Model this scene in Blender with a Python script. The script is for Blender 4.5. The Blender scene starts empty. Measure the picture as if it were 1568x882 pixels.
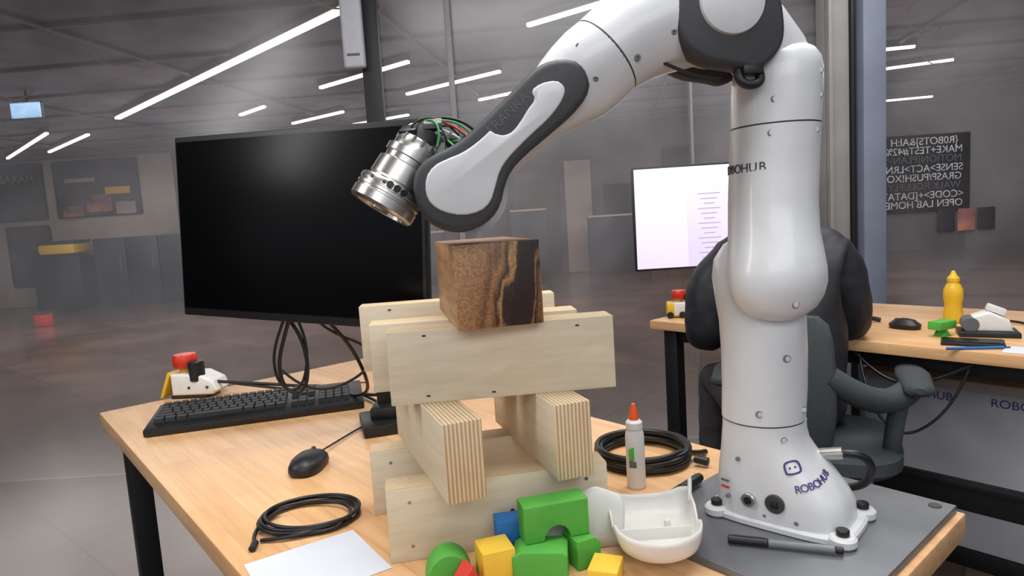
import bpy, bmesh, math, random
from mathutils import Vector, Matrix
random.seed(7)
scn=bpy.context.scene
scn.view_settings.view_transform='Standard'
COL=bpy.context.collection
def lin(c):
    return tuple(((x/255)/12.92 if x/255<=.04045 else ((x/255+.055)/1.055)**2.4) for x in c)+(1,)
# ---------------------------------------------------------------- materials
def mat(name,rgb,rough=.5,metal=0,var=0.0,vscale=30,bump=0.0,bscale=200,stretch=(1,1,1),emit=None,estr=0,coat=0,rgb2=None,spec=.5):
    m=bpy.data.materials.new(name);m.use_nodes=True;nt=m.node_tree
    b=nt.nodes['Principled BSDF'];b.inputs['Base Color'].default_value=lin(rgb)
    b.inputs['Roughness'].default_value=rough;b.inputs['Metallic'].default_value=metal
    b.inputs['Coat Weight'].default_value=coat;b.inputs['Specular IOR Level'].default_value=spec
    tc=nt.nodes.new('ShaderNodeTexCoord');mp=nt.nodes.new('ShaderNodeMapping');mp.inputs['Scale'].default_value=stretch
    nt.links.new(tc.outputs['Object'],mp.inputs[0])
    if var>0 or rgb2:
        n=nt.nodes.new('ShaderNodeTexNoise');n.inputs['Scale'].default_value=vscale;n.inputs['Detail'].default_value=6
        nt.links.new(mp.outputs[0],n.inputs['Vector'])
        r=nt.nodes.new('ShaderNodeValToRGB');r.color_ramp.elements[0].position=.35;r.color_ramp.elements[1].position=.65
        c2=rgb2 if rgb2 else tuple(x*(1-var) for x in rgb)
        r.color_ramp.elements[0].color=lin(c2);r.color_ramp.elements[1].color=lin(rgb)
        nt.links.new(n.outputs[0],r.inputs[0]);nt.links.new(r.outputs[0],b.inputs['Base Color'])
    if bump>0:
        n2=nt.nodes.new('ShaderNodeTexNoise');n2.inputs['Scale'].default_value=bscale
        nt.links.new(mp.outputs[0],n2.inputs['Vector'])
        bp=nt.nodes.new('ShaderNodeBump');bp.inputs['Strength'].default_value=bump;bp.inputs['Distance'].default_value=.002
        nt.links.new(n2.outputs[0],bp.inputs['Height']);nt.links.new(bp.outputs[0],b.inputs['Normal'])
    if emit:
        b.inputs['Emission Color'].default_value=lin(emit);b.inputs['Emission Strength'].default_value=estr
        m.cycles.emission_sampling='NONE'
    return m
def ramp(nt,stops):
    r=nt.nodes.new('ShaderNodeValToRGB')
    while len(r.color_ramp.elements)<len(stops): r.color_ramp.elements.new(.5)
    for e,(p,c) in zip(r.color_ramp.elements,stops): e.position=p;e.color=lin(c)
    return r
M={}
M['white']=mat('robot_white_plastic',(214,215,217),.36,var=.02,bump=.05,bscale=400,coat=.2)
M['seam']=mat('seam_dark',(60,60,62),.6,var=.1)
M['seamlight']=mat('seam_grey',(120,120,122),.6,var=.1)
M['dark']=mat('robot_dark_rubber',(58,59,62),.55,var=.08,vscale=200,bump=.15,bscale=900)
M['black']=mat('black_plastic',(22,22,24),.45,var=.15,vscale=60,bump=.1)
M['blackcable']=mat('black_cable',(20,20,22),.4,var=.1)
M['screen']=mat('black_screen',(4,4,5),.3,var=.1,vscale=4,spec=.15)
M['bsteel']=mat('black_steel',(24,24,26),.5,metal=.2,var=.1)
M['alu']=mat('machined_aluminium',(208,205,200),.3,metal=1,var=.08,vscale=50,bump=.04,stretch=(1,1,30))
M['plate']=mat('grey_anodised_plate',(116,118,122),.42,metal=.3,var=.1,vscale=12,bump=.05)
M['red']=mat('red_plastic',(205,50,30),.35,var=.05)
M['yellow']=mat('yellow_plastic',(232,186,40),.4,var=.04)
M['yblock']=mat('yellow_foam',(238,196,62),.7,var=.04,bump=.2,bscale=500)
M['green']=mat('green_foam',(86,174,66),.7,var=.05,bump=.2,bscale=500)
M['blue']=mat('blue_foam',(30,105,178),.7,var=.05,bump=.2,bscale=500)
M['rblock']=mat('red_foam',(214,60,48),.7,var=.05,bump=.2,bscale=500)
M['shell']=mat('white_shell_plastic',(222,221,216),.4,var=.02,bump=.04)
M['paper']=mat('paper_white',(214,218,226),.8,var=.02,vscale=8)
M['orange']=mat('orange_plastic',(240,92,28),.4,var=.04)
M['glue']=mat('glue_bottle_plastic',(218,220,218),.35,var=.03)
M['purple']=mat('purple_ink',(72,50,120),.6,var=.05)
M['grey']=mat('grey_ink',(95,97,100),.6,var=.05)
M['skin']=mat('skin',(205,160,135),.55,var=.06,vscale=30)
M['hair']=mat('hair_dark',(35,26,22),.6,var=.3,vscale=150)
M['jacket']=mat('black_jacket_cloth',(32,32,40),.6,var=.25,vscale=10,bump=.8,bscale=14,stretch=(1,1,.5))
M['pants']=mat('grey_trousers',(70,66,70),.8,var=.2,vscale=20,bump=.4,bscale=60)
M['shoe']=mat('sneaker_light',(170,165,160),.6,var=.1)
M['chair']=mat('chair_fabric',(66,73,77),.75,var=.15,vscale=200,bump=.5,bscale=700)
M['steelgrey']=mat('column_grey_paint',(142,140,139),.6,var=.06,vscale=6)
M['bluegrey']=mat('pillar_blue_grey',(120,128,146),.6,var=.06,vscale=5)
M['wscreen']=mat('monitor_page',(214,206,232),.4,var=.02,emit=(214,206,235),estr=.75)
M['wscreen2']=mat('monitor_page_grey',(200,194,220),.4,var=.02,emit=(206,200,226),estr=.72)
M['wtext']=mat('monitor_text',(160,155,180),.4,var=.02,emit=(170,165,190),estr=.5)
M['strip']=mat('led_strip_diffuser',(255,250,235),.5,emit=(255,240,216),estr=4,var=.01)
M['bluepane']=mat('blue_window_pane',(150,185,215),.5,emit=(150,190,225),estr=.4,rgb2=(110,150,190),vscale=9)
M['gpost']=mat('poster_dark',(76,70,74),.6,var=.5,vscale=1.6,rgb2=(30,30,36))
M['pglow']=mat('poster_photo',(200,134,110),.6,rgb2=(36,42,70),vscale=3.0)
M['cream']=mat('cream_wall',(184,168,154),.8,var=.2,vscale=.8)
M['dimwhite']=mat('dim_paper',(205,205,208),.7,var=.3,vscale=8)
M['bin']=mat('dark_cabinet',(36,40,52),.5,var=.3,vscale=3)
M['brownp']=mat('brown_panel',(96,78,68),.8,var=.35,vscale=1.2)
M['orangeline']=mat('orange_reflection',(170,94,56),.6,var=.1)
M['truss']=mat('grey_truss',(88,84,86),.6,var=.1)
M['green_w']=mat('green_wire',(40,150,70),.4,var=.05);M['white_w']=mat('white_wire',(220,220,220),.4,var=.05)
M['pcb']=mat('circuit_green',(50,95,60),.5,var=.3,vscale=80)
def woodmat():
    m=bpy.data.materials.new('butcher_block_wood');m.use_nodes=True;nt=m.node_tree;b=nt.nodes['Principled BSDF']
    tc=nt.nodes.new('ShaderNodeTexCoord')
    br=nt.nodes.new('ShaderNodeTexBrick');br.inputs['Scale'].default_value=1;br.inputs['Brick Width'].default_value=.55;br.inputs['Row Height'].default_value=.045
    br.inputs['Mortar Size'].default_value=.0005;br.inputs['Color1'].default_value=lin((236,192,144));br.inputs['Color2'].default_value=lin((226,178,128));br.inputs['Mortar'].default_value=lin((210,160,112))
    nt.links.new(tc.outputs['Object'],br.inputs['Vector'])
    mp=nt.nodes.new('ShaderNodeMapping');mp.inputs['Scale'].default_value=(2,26,26);nt.links.new(tc.outputs['Object'],mp.inputs[0])
    n=nt.nodes.new('ShaderNodeTexNoise');n.inputs['Scale'].default_value=2.5;n.inputs['Detail'].default_value=8;nt.links.new(mp.outputs[0],n.inputs['Vector'])
    r=ramp(nt,[(.3,(206,190,172)),(.7,(255,255,255))]);nt.links.new(n.outputs[0],r.inputs[0])
    mx=nt.nodes.new('ShaderNodeMix');mx.data_type='RGBA';mx.blend_type='MULTIPLY';mx.inputs[0].default_value=.5
    nt.links.new(br.outputs[0],mx.inputs[6]);nt.links.new(r.outputs[0],mx.inputs[7]);nt.links.new(mx.outputs[2],b.inputs['Base Color'])
    b.inputs['Roughness'].default_value=.34
    return m
M['wood']=woodmat()
def plymat():
    m=bpy.data.materials.new('plywood_laminate');m.use_nodes=True;nt=m.node_tree;b=nt.nodes['Principled BSDF']
    tc=nt.nodes.new('ShaderNodeTexCoord');sp=nt.nodes.new('ShaderNodeSeparateXYZ');nt.links.new(tc.outputs['Object'],sp.inputs[0])
    mp=nt.nodes.new('ShaderNodeMapping');mp.inputs['Scale'].default_value=(3,1,22);nt.links.new(tc.outputs['Object'],mp.inputs[0])
    n=nt.nodes.new('ShaderNodeTexNoise');n.inputs['Scale'].default_value=4;n.inputs['Detail'].default_value=8;n.inputs['Distortion'].default_value=.9;nt.links.new(mp.outputs[0],n.inputs['Vector'])
    r=ramp(nt,[(.3,(210,194,165)),(.7,(222,209,184))]);nt.links.new(n.outputs[0],r.inputs[0])
    mu=nt.nodes.new('ShaderNodeMath');mu.operation='MULTIPLY';mu.inputs[1].default_value=2*math.pi/.0052;nt.links.new(sp.outputs[1],mu.inputs[0])
    si=nt.nodes.new('ShaderNodeMath');si.operation='SINE';nt.links.new(mu.outputs[0],si.inputs[0])
    mp3=nt.nodes.new('ShaderNodeMapping');mp3.inputs['Scale'].default_value=(1,1,.25);nt.links.new(tc.outputs['Object'],mp3.inputs[0])
    n3=nt.nodes.new('ShaderNodeTexNoise');n3.inputs['Scale'].default_value=140;n3.inputs['Detail'].default_value=4;nt.links.new(mp3.outputs[0],n3.inputs['Vector'])
    ad=nt.nodes.new('ShaderNodeMath');ad.operation='MULTIPLY_ADD';ad.inputs[1].default_value=1.6;nt.links.new(n3.outputs[0],ad.inputs[0]);nt.links.new(si.outputs[0],ad.inputs[2])
    r2=ramp(nt,[(.35,(218,201,170)),(.8,(204,180,144)),(1.0,(182,152,114))]);
    nt.links.new(ad.outputs[0],r2.inputs[0])
    ge=nt.nodes.new('ShaderNodeSeparateXYZ');nt.links.new(tc.outputs['Normal'],ge.inputs[0])
    ab=nt.nodes.new('ShaderNodeMath');ab.operation='ABSOLUTE';nt.links.new(ge.outputs[1],ab.inputs[0])
    gt=nt.nodes.new('ShaderNodeMath');gt.operation='GREATER_THAN';gt.inputs[1].default_value=.6;nt.links.new(ab.outputs[0],gt.inputs[0])
    mx=nt.nodes.new('ShaderNodeMix');mx.data_type='RGBA';nt.links.new(gt.outputs[0],mx.inputs[0]);nt.links.new(r2.outputs[0],mx.inputs[6]);nt.links.new(r.outputs[0],mx.inputs[7])
    nt.links.new(mx.outputs[2],b.inputs['Base Color']);b.inputs['Roughness'].default_value=.6
    return m
M['ply']=plymat()
def walnut():
    m=bpy.data.materials.new('dark_walnut');m.use_nodes=True;nt=m.node_tree;b=nt.nodes['Principled BSDF']
    tc=nt.nodes.new('ShaderNodeTexCoord');sp=nt.nodes.new('ShaderNodeSeparateXYZ');nt.links.new(tc.outputs['Object'],sp.inputs[0])
    mp=nt.nodes.new('ShaderNodeMapping');mp.inputs['Scale'].default_value=(1,.1,.3);mp.inputs['Rotation'].default_value=(0,-.12,0);nt.links.new(tc.outputs['Object'],mp.inputs[0])
    n=nt.nodes.new('ShaderNodeTexNoise');n.inputs['Scale'].default_value=26;n.inputs['Detail'].default_value=4;n.inputs['Distortion'].default_value=.4;nt.links.new(mp.outputs[0],n.inputs['Vector'])
    zx=nt.nodes.new('ShaderNodeMath');zx.operation='MULTIPLY_ADD';zx.inputs[1].default_value=-.20;nt.links.new(sp.outputs[2],zx.inputs[0]);nt.links.new(sp.outputs[0],zx.inputs[2])
    ad=nt.nodes.new('ShaderNodeMath');ad.operation='MULTIPLY_ADD';ad.inputs[1].default_value=8.0;nt.links.new(zx.outputs[0],ad.inputs[0])
    n_=nt.nodes.new('ShaderNodeMath');n_.operation='MULTIPLY_ADD';n_.inputs[1].default_value=.55;n_.inputs[2].default_value=.13;nt.links.new(n.outputs[0],n_.inputs[0]);nt.links.new(n_.outputs[0],ad.inputs[2])
    r=ramp(nt,[(.0,(190,142,98)),(.22,(172,126,86)),(.32,(130,92,62)),(.38,(182,134,90)),(.47,(66,45,34)),(.51,(204,154,102)),(.55,(64,43,32)),(.62,(46,33,28)),(.84,(52,36,30)),(.88,(160,116,76)),(.91,(54,38,30)),(.97,(140,100,66))]);nt.links.new(ad.outputs[0],r.inputs[0])
    mpl=nt.nodes.new('ShaderNodeMapping');mpl.inputs['Scale'].default_value=(1,.12,1);nt.links.new(tc.outputs['Object'],mpl.inputs[0])
    nl=nt.nodes.new('ShaderNodeTexNoise');nl.inputs['Scale'].default_value=55;nl.inputs['Detail'].default_value=6;nt.links.new(mpl.outputs[0],nl.inputs['Vector'])
    rl=ramp(nt,[(.3,(166,120,86)),(.5,(204,158,116)),(.72,(226,182,138))]);nt.links.new(nl.outputs[0],rl.inputs[0])
    ge=nt.nodes.new('ShaderNodeSeparateXYZ');nt.links.new(tc.outputs['Normal'],ge.inputs[0])
    ab=nt.nodes.new('ShaderNodeMath');ab.operation='ABSOLUTE';nt.links.new(ge.outputs[1],ab.inputs[0])
    gt=nt.nodes.new('ShaderNodeMath');gt.operation='GREATER_THAN';gt.inputs[1].default_value=.6;nt.links.new(ab.outputs[0],gt.inputs[0])
    tp=nt.nodes.new('ShaderNodeMath');tp.operation='GREATER_THAN';tp.inputs[1].default_value=.6;nt.links.new(ge.outputs[2],tp.inputs[0])
    mt=nt.nodes.new('ShaderNodeMix');mt.data_type='RGBA';mt.blend_type='MULTIPLY';mt.inputs[7].default_value=lin((166,148,134));nt.links.new(tp.outputs[0],mt.inputs[0]);nt.links.new(rl.outputs[0],mt.inputs[6])
    m0=nt.nodes.new('ShaderNodeMix');m0.data_type='RGBA';nt.links.new(gt.outputs[0],m0.inputs[0]);nt.links.new(mt.outputs[2],m0.inputs[6]);nt.links.new(r.outputs[0],m0.inputs[7])
    n2=nt.nodes.new('ShaderNodeTexNoise');n2.inputs['Scale'].default_value=260;nt.links.new(tc.outputs['Object'],n2.inputs['Vector'])
    r2=ramp(nt,[(.35,(140,128,118)),(.65,(255,255,255))]);nt.links.new(n2.outputs[0],r2.inputs[0])
    mx=nt.nodes.new('ShaderNodeMix');mx.data_type='RGBA';mx.blend_type='MULTIPLY';mx.inputs[0].default_value=.55
    nt.links.new(m0.outputs[2],mx.inputs[6]);nt.links.new(r2.outputs[0],mx.inputs[7]);nt.links.new(mx.outputs[2],b.inputs['Base Color']);b.inputs['Roughness'].default_value=.45
    return m
M['walnut']=walnut()
def glassmat():
    m=bpy.data.materials.new('hazed_glass');m.use_nodes=True;nt=m.node_tree;nt.nodes.clear()
    o=nt.nodes.new('ShaderNodeOutputMaterial');t=nt.nodes.new('ShaderNodeBsdfTransparent');t.inputs[0].default_value=(.96,.96,.97,1)
    d=nt.nodes.new('ShaderNodeBsdfDiffuse');d.inputs[0].default_value=(.64,.61,.63,1);g=nt.nodes.new('ShaderNodeBsdfGlossy');g.inputs['Roughness'].default_value=.22  # diffuse share paints a veil of haze and reflections along with dust
    tc=nt.nodes.new('ShaderNodeTexCoord');n=nt.nodes.new('ShaderNodeTexNoise');n.inputs['Scale'].default_value=1.4;n.inputs['Detail'].default_value=7;n.inputs['Distortion'].default_value=.6;nt.links.new(tc.outputs['Object'],n.inputs['Vector'])
    mr=nt.nodes.new('ShaderNodeMapRange');mr.inputs[1].default_value=.3;mr.inputs[2].default_value=.7;mr.inputs[3].default_value=.03;mr.inputs[4].default_value=.15;nt.links.new(n.outputs[0],mr.inputs[0])
    m1=nt.nodes.new('ShaderNodeMixShader');nt.links.new(mr.outputs[0],m1.inputs[0]);nt.links.new(t.outputs[0],m1.inputs[1]);nt.links.new(d.outputs[0],m1.inputs[2])
    m2=nt.nodes.new('ShaderNodeMixShader');m2.inputs[0].default_value=.03;nt.links.new(m1.outputs[0],m2.inputs[1]);nt.links.new(g.outputs[0],m2.inputs[2]);nt.links.new(m2.outputs[0],o.inputs[0])
    return m
M['glass']=glassmat()
# ---------------------------------------------------------------- builders
def grp(name,loc=(0,0,0),rz=0,rot=None):
    e=bpy.data.objects.new(name,None);e.empty_display_size=.05;COL.objects.link(e);e.location=loc
    e.rotation_euler=rot if rot else (0,0,rz);return e
def finish(bm,name,m,parent=None,loc=(0,0,0),rot=(0,0,0),sharp=38,mats=None):
    bmesh.ops.recalc_face_normals(bm,faces=bm.faces)
    for f in bm.faces:f.smooth=True
    for e in bm.edges:
        if len(e.link_faces)==2 and e.calc_face_angle(0)>math.radians(sharp): e.smooth=False
    me=bpy.data.meshes.new(name);bm.to_mesh(me);bm.free()
    for mm in (mats or [m]): me.materials.append(mm if not isinstance(mm,str) else M[mm])
    o=bpy.data.objects.new(name,me);COL.objects.link(o);o.location=loc;o.rotation_euler=rot
    if parent: o.parent=parent
    return o
def box(parent,name,c,d,m,bev=.002,rot=(0,0,0),seg=2):
    bm=bmesh.new();bmesh.ops.create_cube(bm,size=1);bmesh.ops.scale(bm,vec=d,verts=bm.verts)
    if bev>0: bmesh.ops.bevel(bm,geom=bm.edges[:],offset=bev,segments=seg,affect='EDGES',profile=.5)
    return finish(bm,name,m,parent,c,rot)
def orient(p0,p1):
    return (Vector(p1)-Vector(p0)).to_track_quat('Z','Y').to_matrix().to_4x4()
def revolve(parent,name,prof,m,p0=(0,0,0),p1=(0,0,1),n=40,sy=1):
    bm=bmesh.new();rings=[]
    for r,h in prof:
        if r<1e-5: rings.append([bm.verts.new((0,0,h))])
        else: rings.append([bm.verts.new((r*math.cos(2*math.pi*i/n),sy*r*math.sin(2*math.pi*i/n),h)) for i in range(n)])
    for a,b in zip(rings,rings[1:]):
        for i in range(n):
            j=(i+1)%n
            if len(a)==1 and len(b)==1: break
            if len(a)==1: bm.faces.new((a[0],b[i],b[j]))
            elif len(b)==1: bm.faces.new((a[i],a[j],b[0]))
            else: bm.faces.new((a[i],a[j],b[j],b[i]))
    if len(rings[0])>1: bm.faces.new(rings[0][::-1])
    if len(rings[-1])>1: bm.faces.new(rings[-1])
    bmesh.ops.transform(bm,matrix=Matrix.Translation(Vector(p0))@orient(p0,p1),verts=bm.verts)
    return finish(bm,name,m,parent)
def cyl(parent,name,p0,p1,r,m,r2=None,bev=.001,n=32):
    L=(Vector(p1)-Vector(p0)).length;r2=r if r2 is None else r2;b=min(bev,r*.4,L*.4,r2*.4)
    return revolve(parent,name,[(0,0),(r-b,0),(r,b),(r2,L-b),(r2-b,L),(0,L)],m,p0,p1,n)
def loft(parent,name,secs,m,n=40,caps=True,loc=(0,0,0),rot=(0,0,0)):
    bm=bmesh.new();rings=[]
    for s in secs:
        c,U,V=Vector(s[0]),Vector(s[1]),Vector(s[2]);e=s[3] if len(s)>3 else 2
        ring=[]
        for i in range(n):
            t=2*math.pi*i/n;ct,st=math.cos(t),math.sin(t)
            ring.append(bm.verts.new(c+U*math.copysign(abs(ct)**(2/e),ct)+V*math.copysign(abs(st)**(2/e),st)))
        rings.append(ring)
    for a,b in zip(rings,rings[1:]):
        for i in range(n): j=(i+1)%n;bm.faces.new((a[i],a[j],b[j],b[i]))
    if caps: bm.faces.new(rings[0][::-1]);bm.faces.new(rings[-1])
    return finish(bm,name,m,parent,loc,rot)
def smoothpts(pts,k=2,closed=True):
    for _ in range(k):
        q=[];n=len(pts)
        rng=range(n) if closed else range(n-1)
        if not closed:q.append(pts[0])
        for i in rng:
            a=Vector(pts[i]);b=Vector(pts[(i+1)%n]);q+= [tuple(a*.75+b*.25),tuple(a*.25+b*.75)]
        if not closed:q.append(pts[-1])
        pts=q
    return pts
def prism(parent,name,pts,y0,y1,m,bev=.003,plane='xz',seg=3,loc=(0,0,0),rot=(0,0,0)):
    f=(lambda p,h:(p[0],h,p[1])) if plane=='xz' else (lambda p,h:(p[0],p[1],h))
    bm=bmesh.new();A=[bm.verts.new(f(p,y0)) for p in pts];B=[bm.verts.new(f(p,y1)) for p in pts]
    fa=bm.faces.new(A);fb=bm.faces.new(B[::-1]);n=len(pts)
    for i in range(n): bm.faces.new((A[i],A[(i+1)%n],B[(i+1)%n],B[i]))
    bmesh.ops.recalc_face_normals(bm,faces=bm.faces)
    if bev>0: bmesh.ops.bevel(bm,geom=list(set(fa.edges[:]+fb.edges[:])),offset=bev,segments=seg,affect='EDGES',profile=.5,clamp_overlap=True)
    return finish(bm,name,m,parent,loc,rot)
def tube(parent,name,pts,r,m,cyc=False):
    cu=bpy.data.curves.new(name,'CURVE');cu.dimensions='3D';cu.bevel_depth=r;cu.bevel_resolution=3;cu.resolution_u=8
    sp=cu.splines.new('NURBS');sp.points.add(len(pts)-1)
    for q,p in zip(sp.points,pts): q.co=(*p,1)
    sp.use_endpoint_u=True;sp.order_u=4;sp.use_cyclic_u=cyc
    cu.materials.append(M[m] if isinstance(m,str) else m)
    o=bpy.data.objects.new(name,cu);COL.objects.link(o)
    if parent:o.parent=parent
    return o
def text(parent,name,body,size,loc,rotm,m,ext=.0002):
    cu=bpy.data.curves.new(name,'FONT');cu.body=body;cu.size=size;cu.extrude=ext;cu.align_x='CENTER';cu.align_y='CENTER'
    cu.materials.append(M[m]);o=bpy.data.objects.new(name,cu);COL.objects.link(o)
    o.matrix_local=Matrix.Translation(loc)@rotm.to_4x4()
    if parent:o.parent=parent
    return o
def frame(xa,ya):
    x=Vector(xa).normalized();y=Vector(ya);y=(y-x*y.dot(x)).normalized();z=x.cross(y)
    return Matrix((x,y,z)).transposed()
# ---------------------------------------------------------------- camera
a=math.atan(.064);p=math.atan(106.8/994)
F=Vector((0,math.cos(p),-math.sin(p)));U=Vector((0,math.sin(p),math.cos(p)));R0=Vector((1,0,0))
Rc=R0*math.cos(a)-U*math.sin(a);Uc=R0*math.sin(a)+U*math.cos(a)
cd=bpy.data.cameras.new('camera');cd.lens=994/1568*36;cd.sensor_width=36;cd.clip_start=.02
cam=bpy.data.objects.new('camera',cd);COL.objects.link(cam)
cam.matrix_world=Matrix.Translation((0,0,1.19))@Matrix((Rc,Uc,-F)).transposed().to_4x4();scn.camera=cam
# ---------------------------------------------------------------- room
CZ=2.95
def floormat():
    m=bpy.data.materials.new('dark_polished_floor');m.use_nodes=True;nt=m.node_tree;b=nt.nodes['Principled BSDF']
    tc=nt.nodes.new('ShaderNodeTexCoord')
    br=nt.nodes.new('ShaderNodeTexBrick');br.offset=0;br.inputs['Scale'].default_value=1;br.inputs['Brick Width'].default_value=.9;br.inputs['Row Height'].default_value=.9
    br.inputs['Mortar Size'].default_value=.006;br.inputs['Color1'].default_value=lin((116,98,89));br.inputs['Color2'].default_value=lin((98,83,76));br.inputs['Mortar'].default_value=lin((84,71,66))
    mp=nt.nodes.new('ShaderNodeMapping');mp.inputs['Rotation'].default_value=(0,0,.7);nt.links.new(tc.outputs['Object'],mp.inputs[0]);nt.links.new(mp.outputs[0],br.inputs['Vector'])
    n=nt.nodes.new('ShaderNodeTexNoise');n.inputs['Scale'].default_value=1.3;n.inputs['Detail'].default_value=6;nt.links.new(tc.outputs['Object'],n.inputs['Vector'])
    r=ramp(nt,[(.3,(150,138,132)),(.7,(255,248,242))]);nt.links.new(n.outputs[0],r.inputs[0])
    mx=nt.nodes.new('ShaderNodeMix');mx.data_type='RGBA';mx.blend_type='MULTIPLY';mx.inputs[0].default_value=.8
    nt.links.new(br.outputs[0],mx.inputs[6]);nt.links.new(r.outputs[0],mx.inputs[7]);nt.links.new(mx.outputs[2],b.inputs['Base Color']);b.inputs['Roughness'].default_value=.2
    return m
M['floor']=floormat()
M['ceil']=mat('dark_ceiling',(112,106,110),.9,var=.45,vscale=.9)
M['bwall']=mat('hazy_far_wall',(120,107,102),.9,var=.4,vscale=.6)
box(None,'floor',(0,4.5,-.05),(28,18,.1),'floor',0)
box(None,'ceiling',(0,6,CZ+.05),(28,15,.1),'ceil',0)
BY=13.3
box(None,'wall_back',(0,BY+.05,CZ/2),(28,.1,CZ),'bwall',0)
box(None,'wall_left',(-14.05,6,CZ/2),(.1,15,CZ),'bwall',0)
box(None,'wall_right',(14.05,6,CZ/2),(.1,15,CZ),'bwall',0)
k=(CZ-1.19-.08)/2.41
strips=[((-7.39,12.86),(-1.52,7.30)),((-3.02,11.31),(-1.32,9.93)),((-1.71,12.32),(.03,10.95)),((-.42,13.37),(.44,12.71)),((-5.21,13.34),(-4.46,12.63)),
((-13.0,17.4),(-9.57,14.01)),((-11.44,16.74),(-9.01,14.5)),((.41,8.48),(1.30,7.74)),((-4.63,14.76),(-3.24,13.71)),((-3.46,15.47),(-2.03,14.61)),
((7.39,12.86),(8.44,12.36)),((9.27,17.3),(11.01,16.9)),((6.41,11.16),(6.91,11.07))]
for i,(A,B) in enumerate(strips):
    A=Vector((A[0]*k,A[1]*k));B=Vector((B[0]*k,B[1]*k));d=B-A
    w=.07 if i==0 else .045
    g=grp('linear_ceiling_lamp',((A.x+B.x)/2,(A.y+B.y)/2,CZ-.09),math.atan2(d.y,d.x))
    box(g,'diffuser',(0,0,0),(d.length,w,.03),'strip',.004);box(g,'housing',(0,0,.045),(d.length+.02,w+.02,.06),'truss',.003)
q=BY/10
def farq(name,x0,z0,x1,z1,m,y=0,th=.06,par=None):
    X0,X1=x0*q,x1*q;Z0,Z1=1.19+(z0-1.19)*q,min(2.94,1.19+(z1-1.19)*q)
    return box(par,name,((X0+X1)/2,BY-th/2-.002-y,(Z0+Z1)/2),(abs(X1-X0),th,abs(Z1-Z0)),m,.01)
def poster(name,x0,z0,x1,z1,m):
    g=grp(name);farq('print',x0,z0,x1,z1,m,.045,.02,g);X0,X1=x0*q,x1*q;Z0,Z1=1.19+(z0-1.19)*q,1.19+(z1-1.19)*q
    for nm,c,d in (('frame_top',((X0+X1)/2,Z1),(X1-X0,.03)),('frame_bottom',((X0+X1)/2,Z0),(X1-X0,.03)),('frame_left',(X0,(Z0+Z1)/2),(.03,Z1-Z0)),('frame_right',(X1,(Z0+Z1)/2),(.03,Z1-Z0))):
        box(g,nm,(c[0],BY-.075,c[1]),(abs(d[0]),.03,abs(d[1])),'bsteel',.003)
    return g
farq('light_wall_panel',-9.4,.30,-5.0,2.62,'cream',0,.04)
g=poster('wall_poster',-6.78,1.62,-5.52,2.45,'gpost')
for i_,(px_,pz_,w_,h_,mm_) in enumerate(((-6.55,.50,.42,.26,'pglow'),(-6.15,.62,.5,.34,'pglow'),(-5.75,.52,.4,.28,'cream'),(-5.85,.80,.5,.14,'yellow'),(-6.4,.98,.6,.08,'cream'))): box(g,'picture_%d'%i_,(px_*q,BY-.08,1.19+pz_*q),(w_,.01,h_),mm_,.002)
g=poster('wall_poster',-7.9,1.62,-6.95,2.45,'gpost');text(g,'title','SARAH',.22,Vector((-7.35*q,BY-.07,1.19+1.05*q)),Matrix.Rotation(math.pi/2,3,'X'),'cream')
poster('notice_board',-7.6,.62,-6.95,1.52,'gpost')
for i,(x0,z0,x1,z1,m_) in enumerate(((-4.9,.3,-4.2,1.9,'brownp'),(-4.1,.3,-3.2,2.2,'gpost'),(-3.1,.3,-2.5,1.6,'brownp'),(-1.1,.3,-.5,1.9,'brownp'),(-.4,.3,.1,2.2,'gpost'),(.2,.3,.8,1.7,'brownp'),(.9,.3,1.3,2.0,'cream'),(1.5,.9,2.1,1.6,'gpost'),(2.4,.3,3.2,2.1,'brownp'),(4.9,.3,5.6,1.9,'gpost'),(5.8,.3,7.0,2.3,'brownp'))):
    g=grp('upright_panel_%d'%(i+1));farq('tone_panel',x0,z0,x1,z1,m_,0,.05,g)  # invented panels of varied darkness that break up the far wall, not doors
c=grp('storage_cabinet',(-5.0*q,BY-.5,0));
for i in range(4): box(c,'upright_panel_%d'%i,(-.95+i*.62,0,.65),(.6,.8,1.3),'bin',.02);box(c,'handle_%d'%i,(-.75+i*.62,-.41,.8),(.03,.03,.25),'truss',.005)
c=grp('yellow_storage_bin',(-6.5*q,BY-.6,0));box(c,'stand',(0,0,.5),(.9,.6,1.0),'bin',.02);box(c,'tub',(0,0,1.15),(.7,.5,.2),'yellow',.05);box(c,'lid',(0,0,1.28),(.75,.55,.06),'bin',.02)
for x,z,w in ((-1.3,1.0,1.0),(.3,1.3,.7),(1.6,1.1,1.2),(-3.0,1.0,.8),(4.2,1.2,1.0)):
    c=grp('lounge_partition',(x*q,BY-.8,0));box(c,'panel',(0,0,z/2),(w,.1,z),'bin',.02);box(c,'rail',(0,0,z+.02),(w,.14,.04),'cream',.01)
c=grp('floor_crate',(-7.2,9.9,0));box(c,'tub',(0,0,.1),(.2,.16,.2),'red',.02);box(c,'rim',(0,0,.205),(.22,.18,.02),'bin',.005)
c=grp('lit_window_patch',(-5.25,7.4,2.72));box(c,'screen',(0,0,0),(.32,.03,.17),'bluepane',.004);box(c,'case',(0,.03,0),(.34,.03,.19),'bsteel',.004);cyl(c,'hanger',(0,.03,.09),(0,.03,.22),.012,'bsteel')  # glowing panel on an added hanger, standing in for a lit window pane
marks=grp('ceiling_reflection_marks',(0,0,0))  # wavy orange tubes shaped to imitate reflections along the ceiling
random.seed(11)
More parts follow.
